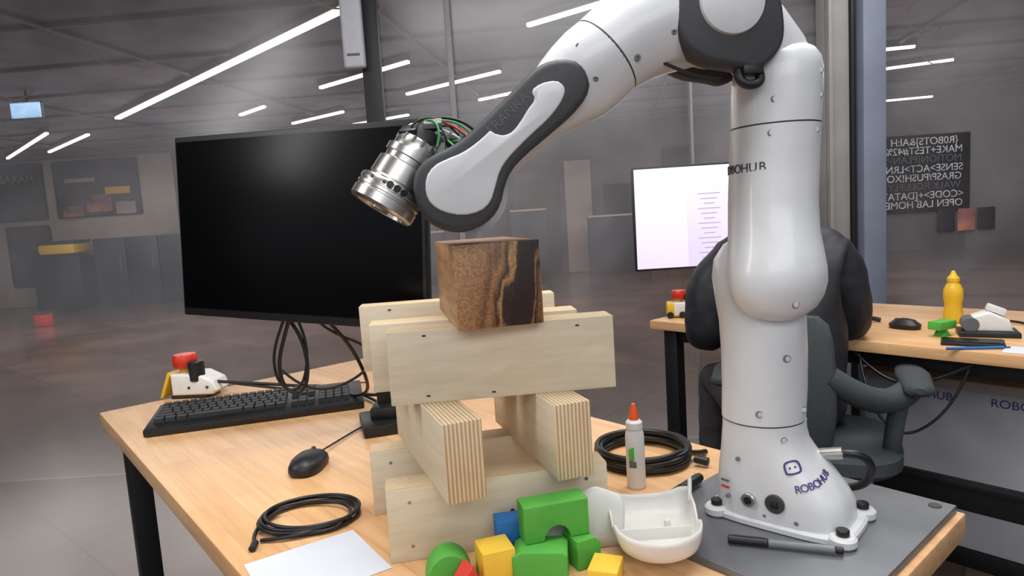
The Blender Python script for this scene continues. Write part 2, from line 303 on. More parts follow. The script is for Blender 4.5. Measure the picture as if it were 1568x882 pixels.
for i in range(16):
    x=-8.5+i*1.0+random.uniform(-.3,.3);y=4.8+random.uniform(0,4.5);z=CZ-.05
    tube(marks,'reflection_mark_%d'%i,[(x,y,CZ-.02),(x+.05,y,z-.02),(x+.2,y+.1,z-.10),(x+.3,y+.1,z-.02),(x+.4,y+.2,z-.12),(x+.5,y+.3,z-.02),(x+.55,y+.3,CZ-.02)],.007,'orangeline')
tr=grp('ceiling_truss')
for i in range(8):
    y=4.2+i*1.15
    cyl(tr,'pipe_%d'%i,(-11,y+.5,CZ-.025),(11,y-1.0,CZ-.025),.02,'truss',n=12)
for i in range(7):
    cyl(tr,'cross_pipe_%d'%i,(-9+i*2.6,3.9,CZ-.03),(-7.5+i*2.6,12.8,CZ-.03),.02,'truss',n=12)
# glass partition
GY=3.2
fr=grp('window_1',(0,0,0))
box(fr,'mullion_black',(-.60,GY,1.47),(.085,.06,2.93),'bsteel',.004)
box(fr,'mullion_thin',(-.225,GY,1.47),(.028,.03,2.93),'steelgrey',.004)
box(fr,'mullion_mid',(.915,GY,1.47),(.014,.03,2.93),'steelgrey',.003)
box(fr,'pane',(0,GY+.06,1.47),(14,.008,2.93),'glass',0)
c=grp('wall_access_point',(-.665,GY-.06,2.19));box(c,'housing',(0,0,0),(.1,.05,.52),mat('dim_white_plastic',(190,190,196),.5,var=.03),.015,seg=4);box(c,'vent',(0,-.027,-.2),(.06,.004,.01),'grey',.001)
col=grp('steel_column',(1.592,GY-.02,0));box(col,'web',(0,0,1.47),(.11,.1,2.94),'steelgrey',.005);box(col,'flange',(-.045,-.06,1.47),(.02,.04,2.94),'steelgrey',.003);box(col,'gasket',(.065,-.02,1.47),(.02,.1,2.94),'bsteel',.003)
pl=grp('concrete_pillar',(1.735,GY-.05,0));box(pl,'shaft',(0,0,1.47),(.11,.16,2.94),'bluegrey',.01);box(pl,'base',(0,0,.05),(.13,.18,.1),'bsteel',.005)
nt_=grp('window_lettering',(0,0,0));RFm=frame((-1,0,0),(0,0,1));RF=Matrix.Rotation(math.pi/2,3,'X')
box(nt_,'backing_film',(2.075,GY+.05,1.28),(.46,.004,.38),'gpost',.001)
words=['{R0BOTS}&AI:H','MAKE+TEST#42%','MOTION{PLAN}!','SENSE>ACT>LRN','GRASP/PUSH!XO','WALK.ROLL.FLY','<CODE>+[DATA]','OPEN LAB HOME']
for i,t in enumerate(words): text(nt_,'line_%d'%i,t,.050,(2.075,GY+.046,1.435-i*.044),RFm,'grey' if i%3==2 else 'dimwhite',.0008)
pn=grp('photo_notice',(2.29,GY+.05,1.04))
for i in range(3): box(pn,'print_%d'%i,(-.1+i*.1,0,0),(.085,.006,.11),'pglow' if i%2 else 'gpost',.001)
# ---------------------------------------------------------------- desks
def desk(name,L,d,n,length,width):
    ang=math.atan2(d[1],d[0]);g=grp(name,(L[0],L[1],0),ang)
    box(g,'top',(length/2,width/2,.75-.0175),(length,width,.035),'wood',.003)
    for i,(x,y) in enumerate(((.07,.06),(length-.07,.06),(.07,width-.06),(length-.07,width-.06))):
        box(g,'leg_%d'%i,(x,y,.3575),(.06,.05,.715),'bsteel',.003);cyl(g,'foot_%d'%i,(x,y,0),(x,y,.015),.03,'black')
    for i,y in enumerate((.06,width-.06)): box(g,'rail_%d'%i,(length/2,y,.69),(length-.2,.03,.05),'bsteel',.003)
    for i,x in enumerate((.07,length-.07)): box(g,'end_rail_%d'%i,(x,width/2,.69),(.03,width-.17,.05),'bsteel',.003)
    return g
desk('work_desk',(-1.107,1.674),(.643,-.766),(.766,.643),1.732,.776)
g=desk('work_desk',(.54,2.56),(.646,-.763),(.763,.646),1.75,.76)
box(g,'foot_rail',(1.27,.02,.33),(.88,.04,.08),'bsteel',.004);box(g,'cable_duct',(1.27,-.005,.37),(.86,.02,.02),'black',.003)
T=.75
# ---------------------------------------------------------------- plank tower
def plank(x,y,yaw,L,th,h,z,screws=True):
    g=grp('plywood_plank',(x,y,z),math.radians(yaw))
    box(g,'board',(L/2,th/2,h/2),(L,th,h),'ply',.0012)
    if screws:
        for i,(sx,sz) in enumerate(((.03,.2*h),(.03,.8*h),(L*.55,.5*h),(L-.03,.2*h),(L-.03,.8*h))):
            cyl(g,'screw_%d'%i,(sx,.0005,sz),(sx,-.0004,sz),.0030,'alu',bev=.0002,n=12);cyl(g,'screw_slot_%d'%i,(sx,.0005,sz),(sx,-.0005,sz),.0012,'seam',bev=.0001,n=8)
    else:
        for i,(sx,sz) in enumerate(((.05,.92*h),(.05,.1*h),(L-.05,.9*h),(L*.45,.08*h))): box(g,'knot_%d'%i,(sx,-.0001,sz),(.005,.0006,.0025),'seam',0)
    return g
plank(-.181,.808,10,.30,.042,.10,T)
plank(-.232,.955,10,.30,.042,.10,T)
def cross(x,y,yaw,L,th,h,z):
    g=grp('plywood_plank',(x,y,z),math.radians(yaw))
    box(g,'board',(L/2,-th/2,h/2),(L,th,h),'ply',.0012)
    return g
cross(-.094,.752,111,.30,.050,.10,T+.10)
cross(.044,.803,108,.28,.050,.10,T+.10)
plank(-.171,.848,5,.307,.045,.10,T+.2,False)
plank(-.210,.925,5,.305,.045,.10,T+.2,False)
plank(-.256,1.068,5,.328,.04,.11,T+.2,False)
g=grp('walnut_block',(-.072,.822,T+.3),math.radians(12));box(g,'block',(.057,.111,.0555),(.114,.222,.111),'walnut',.002)
# ---------------------------------------------------------------- robot
PT=.762
g=grp('mounting_plate',(.396,1.078,T),math.atan2(-.766,.643))
prism(g,'plate',[(0,0),(.30,0),(.30,-.347),(0,-.347)],0.0,.011,'plate',.001,plane='xy')
for i,(x,y) in enumerate(((.02,-.02),(.28,-.02),(.28,-.327),(.02,-.327))): cyl(g,'bolt_%d'%i,(x,y,.011),(x,y,.0125),.008,'seam')
ROB=grp('robot_arm',(.342,.872,T),math.radians(186.95))
def A2(x,y): # traced side elevation (drawing units) -> metres in the arm plane
    return (.405-.00086*(x-705),.480+.0008*(290-y)-.00004*(x-705))
bang=math.radians(131);br=Vector((math.cos(bang),math.sin(bang),0));bs=Vector((-math.sin(bang),math.cos(bang),0))
def bsec(z,c,hl,hw,e): return (br*c+Vector((.006,0,z)),br*hl,bs*hw,e)
loft(ROB,'base_foot',[bsec(.0115,.028,.094,.059,4),bsec(.013,.028,.096,.061,4),bsec(.019,.028,.096,.061,4),bsec(.022,.028,.093,.058,4)],'white',64)
loft(ROB,'base_body',[bsec(.018,.026,.087,.0580,3.4),bsec(.045,.026,.085,.0575,3.2),bsec(.060,.022,.081,.0572,3),bsec(.080,.015,.073,.0567,2.7),bsec(.10,.007,.063,.0558,2.4),bsec(.12,.001,.0565,.0550,2.1),bsec(.135,0,.0546,.0546,2),bsec(.1465,0,.0542,.0542,2)],'white',64)
def bp(x,y,z): v=br*x+bs*y+Vector((.006,0,z));return tuple(v)
for i,(x,y) in enumerate(((.112,.046),(.112,-.046),(-.050,.048),(-.050,-.048))):
    cyl(ROB,'foot_boss_%d'%i,bp(x,y,.0115),bp(x,y,.025),.0165,'white',bev=.003)
    cyl(ROB,'foot_bolt_%d'%i,bp(x,y,.025),bp(x,y,.033),.0078,'black')
side=1 if bs.y>0 else -1
def onside(x,z,out=0.0): return bp(x,side*(.0572+out),z)
cyl(ROB,'connector_round',onside(.000,.048,-.004),onside(.000,.048,.006),.0095,'alu')
cyl(ROB,'connector_round_core',onside(.000,.048,.004),onside(.000,.048,.0065),.006,'black')
cyl(ROB,'connector_network',onside(.034,.050,-.004),onside(.034,.050,.0035),.0125,'seam')
box(ROB,'connector_network_socket',onside(.034,.050,.003),(.009,.006,.009),'black',.001,(0,0,bang))
cyl(ROB,'rear_plug',bp(.060,-.022*side,.096),bp(.093,-.03*side,.102),.0085,'alu')
tube(ROB,'rear_plug_cable',[bp(.091,-.03*side,.1015),bp(.108,-.034*side,.104),bp(.122,-.045*side,.095),bp(.12,-.07*side,.065),bp(.10,-.09*side,.03),bp(.05,-.10*side,.02)],.0055,'blackcable')
def body_surface(th,z):
    zs=[.018,.045,.060,.080,.10,.12,.135];cs=[.026,.026,.022,.015,.007,.001,0];hls=[.087,.085,.081,.073,.063,.0565,.0546];hws=[.0580,.0575,.0572,.0567,.0558,.0550,.0546];es=[3.4,3.2,3,2.7,2.4,2.1,2]
    for i in range(6):
        if zs[i]<=z<=zs[i+1]:
            f=(z-zs[i])/(zs[i+1]-zs[i]);L_=lambda v:v[i]*(1-f)+v[i+1]*f
            c_,s_=math.cos(th),math.sin(th);e=L_(es)
            return Vector(bp(L_(cs)+L_(hls)*math.copysign(abs(c_)**(2/e),c_),side*L_(hws)*math.copysign(abs(s_)**(2/e),s_),z))
def surf_frame(th,z,tilt):
    P0=body_surface(th,z);tu=(body_surface(th-.02,z)-body_surface(th+.02,z)).normalized();tv=(body_surface(th,z+.004)-body_surface(th,z-.004)).normalized()
    n=tu.cross(tv).normalized();tv=n.cross(tu)
    x2=tu*math.cos(tilt)+tv*math.sin(tilt);return P0,frame(x2,n.cross(x2)),n
# letters set out at equal arc length round the corner of the body
th=1.08;zl=.0735
for j,ch in enumerate('ROBOHUB'):
    P0,fm,n_=surf_frame(th,zl,.22);text(ROB,'label_letter_%d'%j,ch,.0135,P0+n_*.0006,fm,'purple',.0005)
    t2=th
    while (body_surface(t2,zl)-P0).length<.0092: t2-=.004
    th=t2;zl+=.0021
P0,fm,n_=surf_frame(.86,.0985,.22)
ico=[(-.010,-.0055),(-.010,.0055),(-.0065,.008),(.0065,.008),(.010,.0055),(.010,-.0055),(.0065,-.008),(-.0065,-.008)]
tube(ROB,'label_icon',[tuple(P0+n_*.0002+fm@Vector((u,v,0))) for u,v in ico],.0012,'purple',True)
for j,u in enumerate((-.0035,.0035)):
    c_=P0+fm@Vector((u,0,0));cyl(ROB,'label_eye_%d'%j,c_-n_*.002,c_+n_*.001,.0014,'purple',n=10)
for j in range(2): box(ROB,'warning_label_%d'%j,onside(-.034,.066-.009*j,-.0025),(.012,.002,.0025),'red' if j else 'grey',.0002,(0,0,bang-.25))
for j,(x_,z_) in enumerate(((-.030,.045),(.02,.03),(.06,.03),(-.015,.10))): cyl(ROB,'panel_screw_%d'%j,onside(x_,z_,-.005),onside(x_,z_,.0008),.003,'seamlight',n=12)
def colx(z): return .007-.066*(z-.148)
def csec(z,r,y=0,ry=None,dx=0): return ((colx(z)+dx,y,z),(r,0,0),(0,ry or r,0))
def seamring(name,z,r,y=0): loft(ROB,name,[csec(z-.0006,r,y),csec(z+.0006,r,y)],'seam',48)
seamring('seam_1',.1475,.0541)
loft(ROB,'link1_body',[csec(.1485,.0545),csec(.19,.0552,-.001),csec(.24,.0558,-.004,dx=.001),csec(.28,.0565,-.010,dx=.002),csec(.31,.059,-.016,.054,.004),csec(.34,.0615,-.02,.052,.006),csec(.365,.059,-.022,.05,.006),csec(.385,.047,-.022,.042,.005),csec(.395,.028,-.022,.026,.004),csec(.398,.006,-.022,.006,.004)],'white',48)
loft(ROB,'link2_body',[csec(.286,.006,.036,.006,.006),csec(.288,.022,.036,.020,.006),csec(.294,.037,.036,.033,.006),csec(.304,.049,.036,.042,.006),csec(.318,.0575,.035,.049,.006),csec(.336,.0622,.033,.054,.006),csec(.355,.0625,.029,.055,.006),csec(.375,.060,.022,.056,.005),csec(.40,.0572,.012,.056,.003),csec(.44,.0563,.003,.0563,.001),csec(.50,.0563,0),csec(.5365,.0563,0)],'white',56)
seamring('seam_2',.5375,.0559)
loft(ROB,'link3_body',[csec(.5385,.0563),csec(.59,.0563),csec(.608,.0555),csec(.622,.052,),csec(.632,.045),csec(.638,.035),csec(.641,.018),csec(.6415,.004)],'white',56)
def dimple(i,x,z,y,r=.0045):
    cyl(ROB,'screw_%d'%i,(x,y-.004,z),(x,y+.0004,z),r,'seamlight',bev=.0004,n=16)
    cyl(ROB,'screw_head_%d'%i,(x,y-.001,z),(x,y+.0009,z),r*.75,'white',bev=.0004,n=16)
for i,(dx,z) in enumerate(((-.032,.165),(.03,.165),(0,.238),(.0,.13),(-.03,.527),(.03,.525),(-.035,.57),(.028,.566),(-.033,.60))):
    rr=.0555;dimple(i,colx(z)+dx,z,math.sqrt(rr*rr-dx*dx))
for i,(dx,z,y) in enumerate(((0.008,.312,.082),(.006,.415,.062))): dimple(20+i,colx(z)+dx,z,y)
for j,ch in enumerate('ROBOHUB'):
    t=-.42+.21*j;rr=.0568;zc=.484;cx=colx(zc);text(ROB,'column_letter_%d'%j,ch,.0165,Vector((cx+rr*math.cos(t),rr*math.sin(t),zc)),frame((-math.sin(t),math.cos(t),0),(0,0,1)),'seam',.0005)
SX=.014
EX,EZ=A2(1118,18);EX+=SX
def ydisc(name,x,z,prof,m,n=56): return revolve(ROB,name,prof,m,(x,0,z),(x,1,z),n)
ydisc('elbow_housing',EX-.006,EZ,[(0,-.068),(.045,-.068),(.056,-.062),(.060,-.05),(.060,.03),(.05,.04),(0,.04)],'white')
elb=[(1036,55),(1038,5),(1062,-40),(1118,-62),(1165,-47),(1192,-8),(1199,47),(1194,77),(1176,100),(1150,115),(1125,108),(1085,104),(1052,86)]
def A3(x,y): v=A2(x,y);return (v[0]+SX,v[1]-.003)
prism(ROB,'elbow_cover_dark',smoothpts([A3(*q) for q in elb],2),.018,.056,'dark',.007)
ydisc('elbow_cap_front',EX,EZ+.002,[(0,.05),(.041,.05),(.042,.054),(.040,.060),(.030,.063),(0,.064)],'white')
prism(ROB,'elbow_cover_dark_rear',smoothpts([A3(*q) for q in elb],2),-.05,-.03,'dark',.005)
loft(ROB,'elbow_bridge',[((-.026,0,.60),(.05,0,0),(0,.046,0)),((-.01,0,.63),(.045,0,-.02),(0,.045,0)),((.02,0,.67),(.03,0,-.04),(0,.045,0))],'white')
def A3y(x,y,h): v=A3(x,y);return (v[0],h,v[1])
tube(ROB,'cable_clip',[A3y(1130,112,.045),A3y(1128,132,.05),A3y(1150,138,.05),A3y(1165,128,.05),A3y(1160,108,.045)],.006,'black')
box(ROB,'clip_block',A3y(1148,112,.045),(.026,.022,.012),'black',.002)
tube(ROB,'elbow_seam_strip',[A3y(1015,90,.03),A3y(1040,106,.03),A3y(1075,118,.03),A3y(1112,120,.03)],.0022,'black')
def armsec(x,y,nx,ny,r,ry,yc=0,e=2):
    cx,cz=A2(x,y);L=math.hypot(nx,ny);return ((cx,yc,cz),(-nx/L*r,0,-ny/L*r),(0,ry,0),e)
loft(ROB,'link4_body',[armsec(1110,20,.1,1,.052,.05,-.002),armsec(1075,20,.15,1,.060,.053),armsec(1040,27,.3,1,.0625,.055),armsec(1005,40,.45,1,.061,.055),armsec(970,58,.6,1,.058,.0545),armsec(936,84,.72,.9,.0545,.0535)],'white',48)
loft(ROB,'seam_3',[armsec(936.5,83.5,.72,.9,.0541,.0535),armsec(933.5,86.5,.72,.9,.0541,.0535)],'seam',48)
loft(ROB,'link5_body',[armsec(934,86,.72,.9,.0545,.0535),armsec(915,103,.70,.9,.0555,.0525),armsec(892,124,.68,.9,.0535,.046),armsec(870,142,.68,.9,.048,.036),armsec(840,168,.68,.9,.038,.033),armsec(800,205,.68,.9,.032,.032),armsec(750,250,.68,.9,.032,.032),armsec(715,285,.68,.9,.034,.032)],'white',56)
def armscrew(i,x,y,h,r=.0042):
    c_=A2(x,y);cyl(ROB,'arm_screw_%d'%i,(c_[0],h-.004,c_[1]),(c_[0],h+.0006,c_[1]),r,'seamlight',n=14);cyl(ROB,'arm_screw_core_%d'%i,(c_[0],h-.001,c_[1]),(c_[0],h+.001,c_[1]),r*.5,'seam',n=10)
armscrew(0,938,58,.0485);armscrew(1,965,100,.0495);armscrew(2,905,130,.046);armscrew(3,885,82,.040);armscrew(4,1018,62,.0515);armscrew(5,928,28,.030)
dark=[(641,298),(644,272),(655,254),(675,240),(697,230),(718,216),(738,197),(765,171),(800,136),(822,114),(845,103),(872,101),(893,112),(899,135),(892,158),(870,184),(835,214),(800,243),(780,264),(769,287),(762,315),(748,337),(725,352),(698,358),(670,350),(650,330)]
prism(ROB,'forearm_band',smoothpts([A2(*q) for q in dark],1),-.047,.047,'dark',.008)
inl=[(658,298),(660,275),(672,258),(692,248),(712,240),(732,226),(748,212),(752,207),(760,213),(772,215),(784,209),(797,192),(806,177),(818,162),(812,150),(826,139),(848,134),(859,142),(860,153),(850,172),(832,193),(806,216),(775,247),(762,266),(755,288),(747,312),(732,326),(706,332),(680,326),(664,314)]
prism(ROB,'forearm_inlay',smoothpts([A2(*q) for q in inl],1),.040,.0495,'white',.0025)
prism(ROB,'forearm_inlay_rear',smoothpts([A2(*q) for q in inl],1),-.049,-.04,'white',.002)
tx=A2(783,186);text(ROB,'forearm_text','FRANKA',.0165,Vector((tx[0]+.004,.0471,tx[1]+.003)),frame((-.74,0,.66),(.66,0,.74)),'grey',.0003)
WX,WZ=A2(705,290)
ydisc('wrist_cap_rear',WX-.016,WZ-.006,[(0,-.110),(.028,-.107),(.044,-.095),(.050,-.075),(.050,-.03),(0,-.03)],'white')
n0=Vector((A2(652,222)[0],-.004,A2(652,222)[1]));n1=Vector((A2(592,320)[0],.006,A2(592,320)[1]));L=(n1-n0).length
revolve(ROB,'flange_neck',[(0,-.004),(.025,-.004),(.0275,0),(.0275,.012),(.032,.013),(.032,.022),(.029,.023),(.029,.030),(.0335,.032),(.0345,.055),(.0325,.057),(.0325,.062)],'alu',n0,n1,56)
revolve(ROB,'flange_hub',[(.031,.058),(.0395,.060),(.041,.062),(.041,.068),(.0395,.0685),(.0395,.070),(.0415,.071),(.0415,L-.018),(.040,L-.017),(.040,L-.015),(.0415,L-.014),(.0415,L-.003),(.039,L),(.031,L),(.030,L-.004),(.012,L-.004),(.012,L+.001),(0,L+.001)],'alu',n0,n1,64)
ax=(n1-n0).normalized();uu=ax.cross(Vector((0,1,0))).normalized();vv=ax.cross(uu)
for i in range(14):
    t=2*math.pi*i/14;dr=uu*math.cos(t)+vv*math.sin(t)
    pz=n0+ax*.065;cyl(ROB,'flange_screw_%d'%i,pz+dr*.0395,pz+dr*.0418,.0024,'seam',bev=.0003,n=12)
    cyl(ROB,'neck_screw_%d'%i,n0+dr*.0265-ax*.004,n0+dr*.0265+ax*.004,.0022,'seamlight',bev=.0003,n=10)
for i,t in enumerate((1.15,1.38,1.61)):
    dr=uu*math.cos(t)+vv*math.sin(t);dr=-dr if dr.y<0 else dr
    cyl(ROB,'flange_port_%d'%i,n0+ax*(L-.028)+dr*.038,n0+ax*(L-.028)+dr*.0420,.0045,'black',bev=.0003,n=16)
revolve(ROB,'neck_core',[(0,-.022),(.018,-.022),(.019,-.02),(.019,0),(0,0)],'seam',n0,n1)
loft(ROB,'link6_body',[((WX+.0,-.01,WZ+.02),(.03,0,.02),(0,.032,0)),((WX+.03,-.008,WZ+.028),(.02,0,.028),(0,.03,0)),((WX+.045,-.006,WZ+.034),(.015,0,.024),(0,.026,0))],'black')
random.seed(3)
for i in range(14):
    m_=['blackcable','green_w','white_w','blackcable','blackcable','blackcable','green_w','blackcable','white_w','alu','red','blackcable','alu','white_w'][i]
    s0=n0-ax*.012+uu*random.uniform(-.022,.022)+vv*random.uniform(-.02,.02)
    e0=Vector((WX+random.uniform(-.025,.03),random.uniform(-.02,.03),WZ+.05))
    mid=[s0-ax*random.uniform(.015,.032)+uu*random.uniform(-.02,.02),(s0+e0)/2-ax*random.uniform(.01,.03)+Vector((random.uniform(-.015,.015),random.uniform(-.02,.02),.0))]
    tube(ROB,'wire_%d'%i,[s0,mid[0],mid[1],e0],.0013 if i else .0022,m_)
def A2y(x,y,h=0): v=A2(x,y);return (v[0],h,v[1])
tube(ROB,'wire_loop',[n0-ax*.02,A2y(662,180),A2y(700,176),A2y(732,190),A2y(744,212)],.002,'blackcable')
tube(ROB,'wire_loop_green',[n0-ax*.02,A2y(668,188,.01),A2y(700,182,.012),A2y(722,196,.014),A2y(733,212,.014)],.0014,'green_w')
for i,(x,y) in enumerate(((655,190),(668,202),(690,210),(708,216),(642,200),(676,190))):
    box(ROB,'circuit_%d'%i,A2y(x,y,.003*i-.006),(.018,.022,.007),('pcb','black','seamlight')[i%3],.001,(0,.5,.3*i))
# ---------------------------------------------------------------- large monitor
mw,mh=.59,.357
MO=grp('computer_monitor',(0,0,0));
mo_c=Vector((-.42,1.26,1.2));mo_m=frame((.54,-.24,-.03),(0,0.03,1))
pan=grp('panel_mount');pan.parent=MO;pan.matrix_local=Matrix.Translation(mo_c)@mo_m.to_4x4()
box(pan,'bezel',(0,0,-.012),(mw+.012,mh+.016,.022),'black',.004);box(pan,'screen',(0,.003,.0),(mw-.002,mh-.012,.002),'screen',.0005)
box(pan,'rear_housing',(0,0,-.035),(mw*.6,mh*.6,.035),'black',.01)
cyl(MO,'arm_pole',(-.30,1.42,T),(-.30,1.42,1.22),.017,'bsteel')
box(MO,'arm_clamp',(-.285,1.40,T+.012),(.13,.13,.024),'black',.004,(0,0,.3));box(MO,'arm_clamp_top',(-.29,1.41,T+.035),(.07,.08,.03),'black',.006)
tube(MO,'arm_link',[(-.30,1.42,1.2),(-.33,1.40,1.2),(-.37,1.35,1.2),(-.40,1.30,1.2)],.016,'bsteel')
cb=grp('monitor_cable')
tube(cb,'loop_1',[(-.44,1.30,1.06),(-.46,1.31,1.0),(-.50,1.33,.93),(-.49,1.33,.86),(-.45,1.33,.85),(-.43,1.33,.90),(-.44,1.33,.98),(-.47,1.33,1.02)],.004,'blackcable')
tube(cb,'loop_1b',[(-.45,1.31,1.05),(-.475,1.31,1.0),(-.51,1.33,.94),(-.50,1.33,.87),(-.46,1.33,.855),(-.435,1.33,.90),(-.43,1.33,.97),(-.45,1.33,1.02)],.003,'blackcable')
tube(cb,'loop_2',[(-.43,1.30,1.05),(-.40,1.34,.98),(-.33,1.38,.95),(-.31,1.42,.90),(-.36,1.40,.85),(-.45,1.36,.84),(-.50,1.36,.90)],.003,'blackcable')
tube(cb,'loop_3',[(-.40,1.30,1.05),(-.34,1.35,1.0),(-.30,1.42,.96),(-.28,1.46,.88),(-.31,1.50,.80),(-.36,1.6,.765),(-.5,1.72,.765),(-.7,1.78,.775),(-.84,1.78,.79)],.0045,'blackcable')
tube(cb,'loop_4',[(-.42,1.31,1.05),(-.36,1.36,.97),(-.33,1.40,.87),(-.36,1.55,.775),(-.5,1.68,.762),(-.62,1.74,.762),(-.80,1.79,.78)],.004,'blackcable')
tube(cb,'loop_5',[(-.30,1.46,.76),(-.36,1.64,.757),(-.5,1.78,.757),(-.6,1.80,.757)],.004,'blackcable')
# ---------------------------------------------------------------- keyboard
KB=grp('computer_keyboard',(-.638,1.572,T+.008),rot=(math.radians(5),0,math.radians(15.5)));KB.scale=(1.03,1.03,1)
box(KB,'case',(0,0,.009),(.475,.17,.018),'black',.004)
bm=bmesh.new()
def key(x,y,w,h):
    r=bmesh.ops.create_cube(bm,size=1)['verts']
    for v in r:
        top=v.co.z>0;sx=(w-.0045) if top else w-.001;s_=(h-.005) if top else h-.001
        v.co=Vector((x+v.co.x*sx,y+v.co.y*s_,.018+(.0085 if top else 0)))
P=.019
for r_ in range(6):
    y=.062-r_*P-(.0 if r_==0 else .004)
    if r_==5:
        x=-.225
        for w in (1.25,1.25,1.25,6.25,1.25,1.25,1.25,1.25): key(x+w*P/2,y,w*P,P);x+=w*P
    else:
        offs=[0,0,1.5,1.75,2.25][r_];x=-.225
        if r_>=2: key(x+offs*P/2,y,offs*P,P);x+=offs*P
        while x<-.225+15*P-P*1.4: key(x+P/2,y,P,P);x+=P
        key((x+(-.225+15*P))/2,y,(-.225+15*P)-x,P)
    for c_ in range(3):
        if r_ in (3,) or (r_==4 and c_!=1): continue
        key(.066+.0125+c_*P,y,P,P)
    for c_ in range(4):
        if r_>0: key(.066+.075+c_*P,y,P,P)
finish(bm,'keys',mat('key_plastic',(34,34,37),.5,var=.1),KB)
box(KB,'tilt_foot_1',(-.18,.07,-.004),(.03,.01,.014),'black',.001);box(KB,'tilt_foot_2',(.18,.07,-.004),(.03,.01,.014),'black',.001)
tube(KB,'cable',[(.1,.084,.008),(.12,.12,.0),(.2,.16,-.01),(.26,.14,-.012)],.002,'blackcable')
MS=grp('computer_mouse',(-.400,1.175,T),math.radians(-2))
loft(MS,'body',[((0,0,.001),(.029,0,0),(0,.050,0),2.6),((0,0,.006),(.0315,0,0),(0,.053,0),2.6),((0,-.001,.014),(.031,0,0),(0,.052,0),2.5),((0,-.003,.022),(.027,0,0),(0,.045,0),2.4),((0,-.006,.028),(.019,0,0),(0,.032,0),2.2),((0,-.008,.031),(.008,0,0),(0,.014,0),2)],'black',40)
cyl(MS,'wheel',(-.003,.03,.023),(.003,.03,.023),.008,'seam')
tube(MS,'cable',[(0,.05,.01),(.0,.09,.004),(.02,.16,.003),(.04,.23,.003),(.08,.29,.003),(.10,.33,.003)],.0018,'blackcable')
def estop(loc,yaw,s=1,wheels=False):
    g=grp('emergency_stop_box',loc,yaw);
    if wheels: box(g,'yellow_case',(-.035*s,0,.035*s),(.055*s,.07*s,.062*s),'yellow',.008*s)
    else:
        prism(g,'yellow_bracket',[(-.080*s,0),(-.052*s,.068*s),(-.02*s,.068*s),(-.02*s,.058*s),(-.046*s,.058*s),(-.070*s,0)],-.022*s,.022*s,'yellow',.002*s)
        box(g,'base_pad',(.01*s,0,.005*s),(.10*s,.07*s,.010*s),'black',.003*s)
    prism(g,'white_case',[(-.035*s,.009*s),(.075*s,.009*s),(.088*s,.02*s),(.080*s,.045*s),(.04*s,.066*s),(-.035*s,.066*s)],-.038*s,.035*s,'shell',.007*s)
    cyl(g,'red_button_stem',(-.01*s,0,.06*s),(-.01*s,0,.085*s),.016*s,'yellow')
    revolve(g,'red_button',[(0,.078*s),(.026*s,.078*s),(.031*s,.085*s),(.031*s,.106*s),(.027*s,.114*s),(0,.117*s)],'red',(-.01*s,0,0),(-.01*s,0,1))
    cyl(g,'black_knob',(.032*s,-.022*s,.045*s),(.032*s,-.022*s,.098*s),.020*s,'black',bev=.003)
    for i,x in enumerate((.015,.065)): cyl(g,'case_screw_%d'%i,(x*s,-.037*s,.03*s),(x*s,-.040*s,.03*s),.004*s,'seam',n=12)
    if wheels:
        for i,x in enumerate((-.05,.0,.06)): cyl(g,'wheel_%d'%i,(x*s,-.045*s,.014*s),(x*s,-.036*s,.014*s),.014*s,'black')
    return g
estop((-.920,1.80,T),math.radians(-5),1.05)
estop((.68,2.60,T),math.radians(-10),.95,True)
def coil(name,c,rx,ry,n,r,m,tail,seed,zsp=.003):
    random.seed(seed);g=grp(name,c);pts=[]
    for i in range(n*12):
        t=2*math.pi*i/12;j=i//12
        fx=rx*(1-.05*random.random()-.03*(j%3));fy=ry*(1-.06*random.random()-.03*(j%3))
        pts.append((fx*math.cos(t)+.006*math.sin(j*2.1),fy*math.sin(t)+.004*math.cos(j*1.7),r+zsp*j*.9))
    pts+=tail
    tube(g,'cable',pts,r,m);return g
g=coil('usb_cable',(-.333,.955,T),.078,.062,5,.0028,'blackcable',[(.06,-.03,.012),(.0,-.07,.006),(-.05,-.065,.004)],2)
tube(g,'tail',[(-.05,.02,.01),(-.075,-.01,.006),(-.07,-.05,.004),(-.055,-.072,.004)],.0028,'blackcable');cyl(g,'connector',(-.055,-.072,.005),(-.052,-.092,.005),.005,'black')
g=coil('power_cable',(.213,1.115,T),.085,.085,6,.005,'blackcable',[(.09,-.02,.01),(.112,.0,.006)],5,.005)
cyl(g,'plug',(.08,-.045,.012),(.10,-.058,.010),.007,'black')
g=grp('paper_sheet',(-.28,.813,T));prism(g,'sheet',[(-.103,.016),(.024,.098),(.102,-.015),(-.025,-.097)],.0003,.0012,'paper',0,plane='xy')
# ---------------------------------------------------------------- toy blocks
def fblock(mm,x,y,dx,dy,dz,yaw,z=T):
    g=grp('foam_block',(x,y,z),math.radians(yaw));box(g,'body',(0,0,dz/2),(dx,dy,dz),mm,.0015);return g
fblock('yblock',-.042,.762,.041,.041,.043,18)
fblock('blue',-.024,.806,.036,.032,.056,8)
g=grp('foam_block',(.0335,.788,T+.0385),math.radians(14))
o=[(-.042,0),(-.042,.047),(.042,.047),(.042,0)]+[(.017*math.cos(t*math.pi/10),.018*math.sin(t*math.pi/10)) for t in range(11)]
prism(g,'arch',o,-.017,.017,'green',.0015)
g=grp('foam_block',(.012,.764,T),math.radians(-6));prism(g,'wedge',[(-.031,0),(-.031,.032),(-.020,.0382),(.030,.0382),(.036,.034),(.036,0)],-.022,.022,'green',.0015)
g=grp('foam_block',(.067,.784,T),math.radians(25));prism(g,'triangle',[(-.016,0),(-.016,.0382),(.010,.0382),(.018,.030),(.018,0)],-.018,.020,'green',.0015)
g=grp('foam_block',(.091,.740,T),math.radians(-20));box(g,'body',(0,0,.011),(.036,.042,.022),'yblock',.0015)
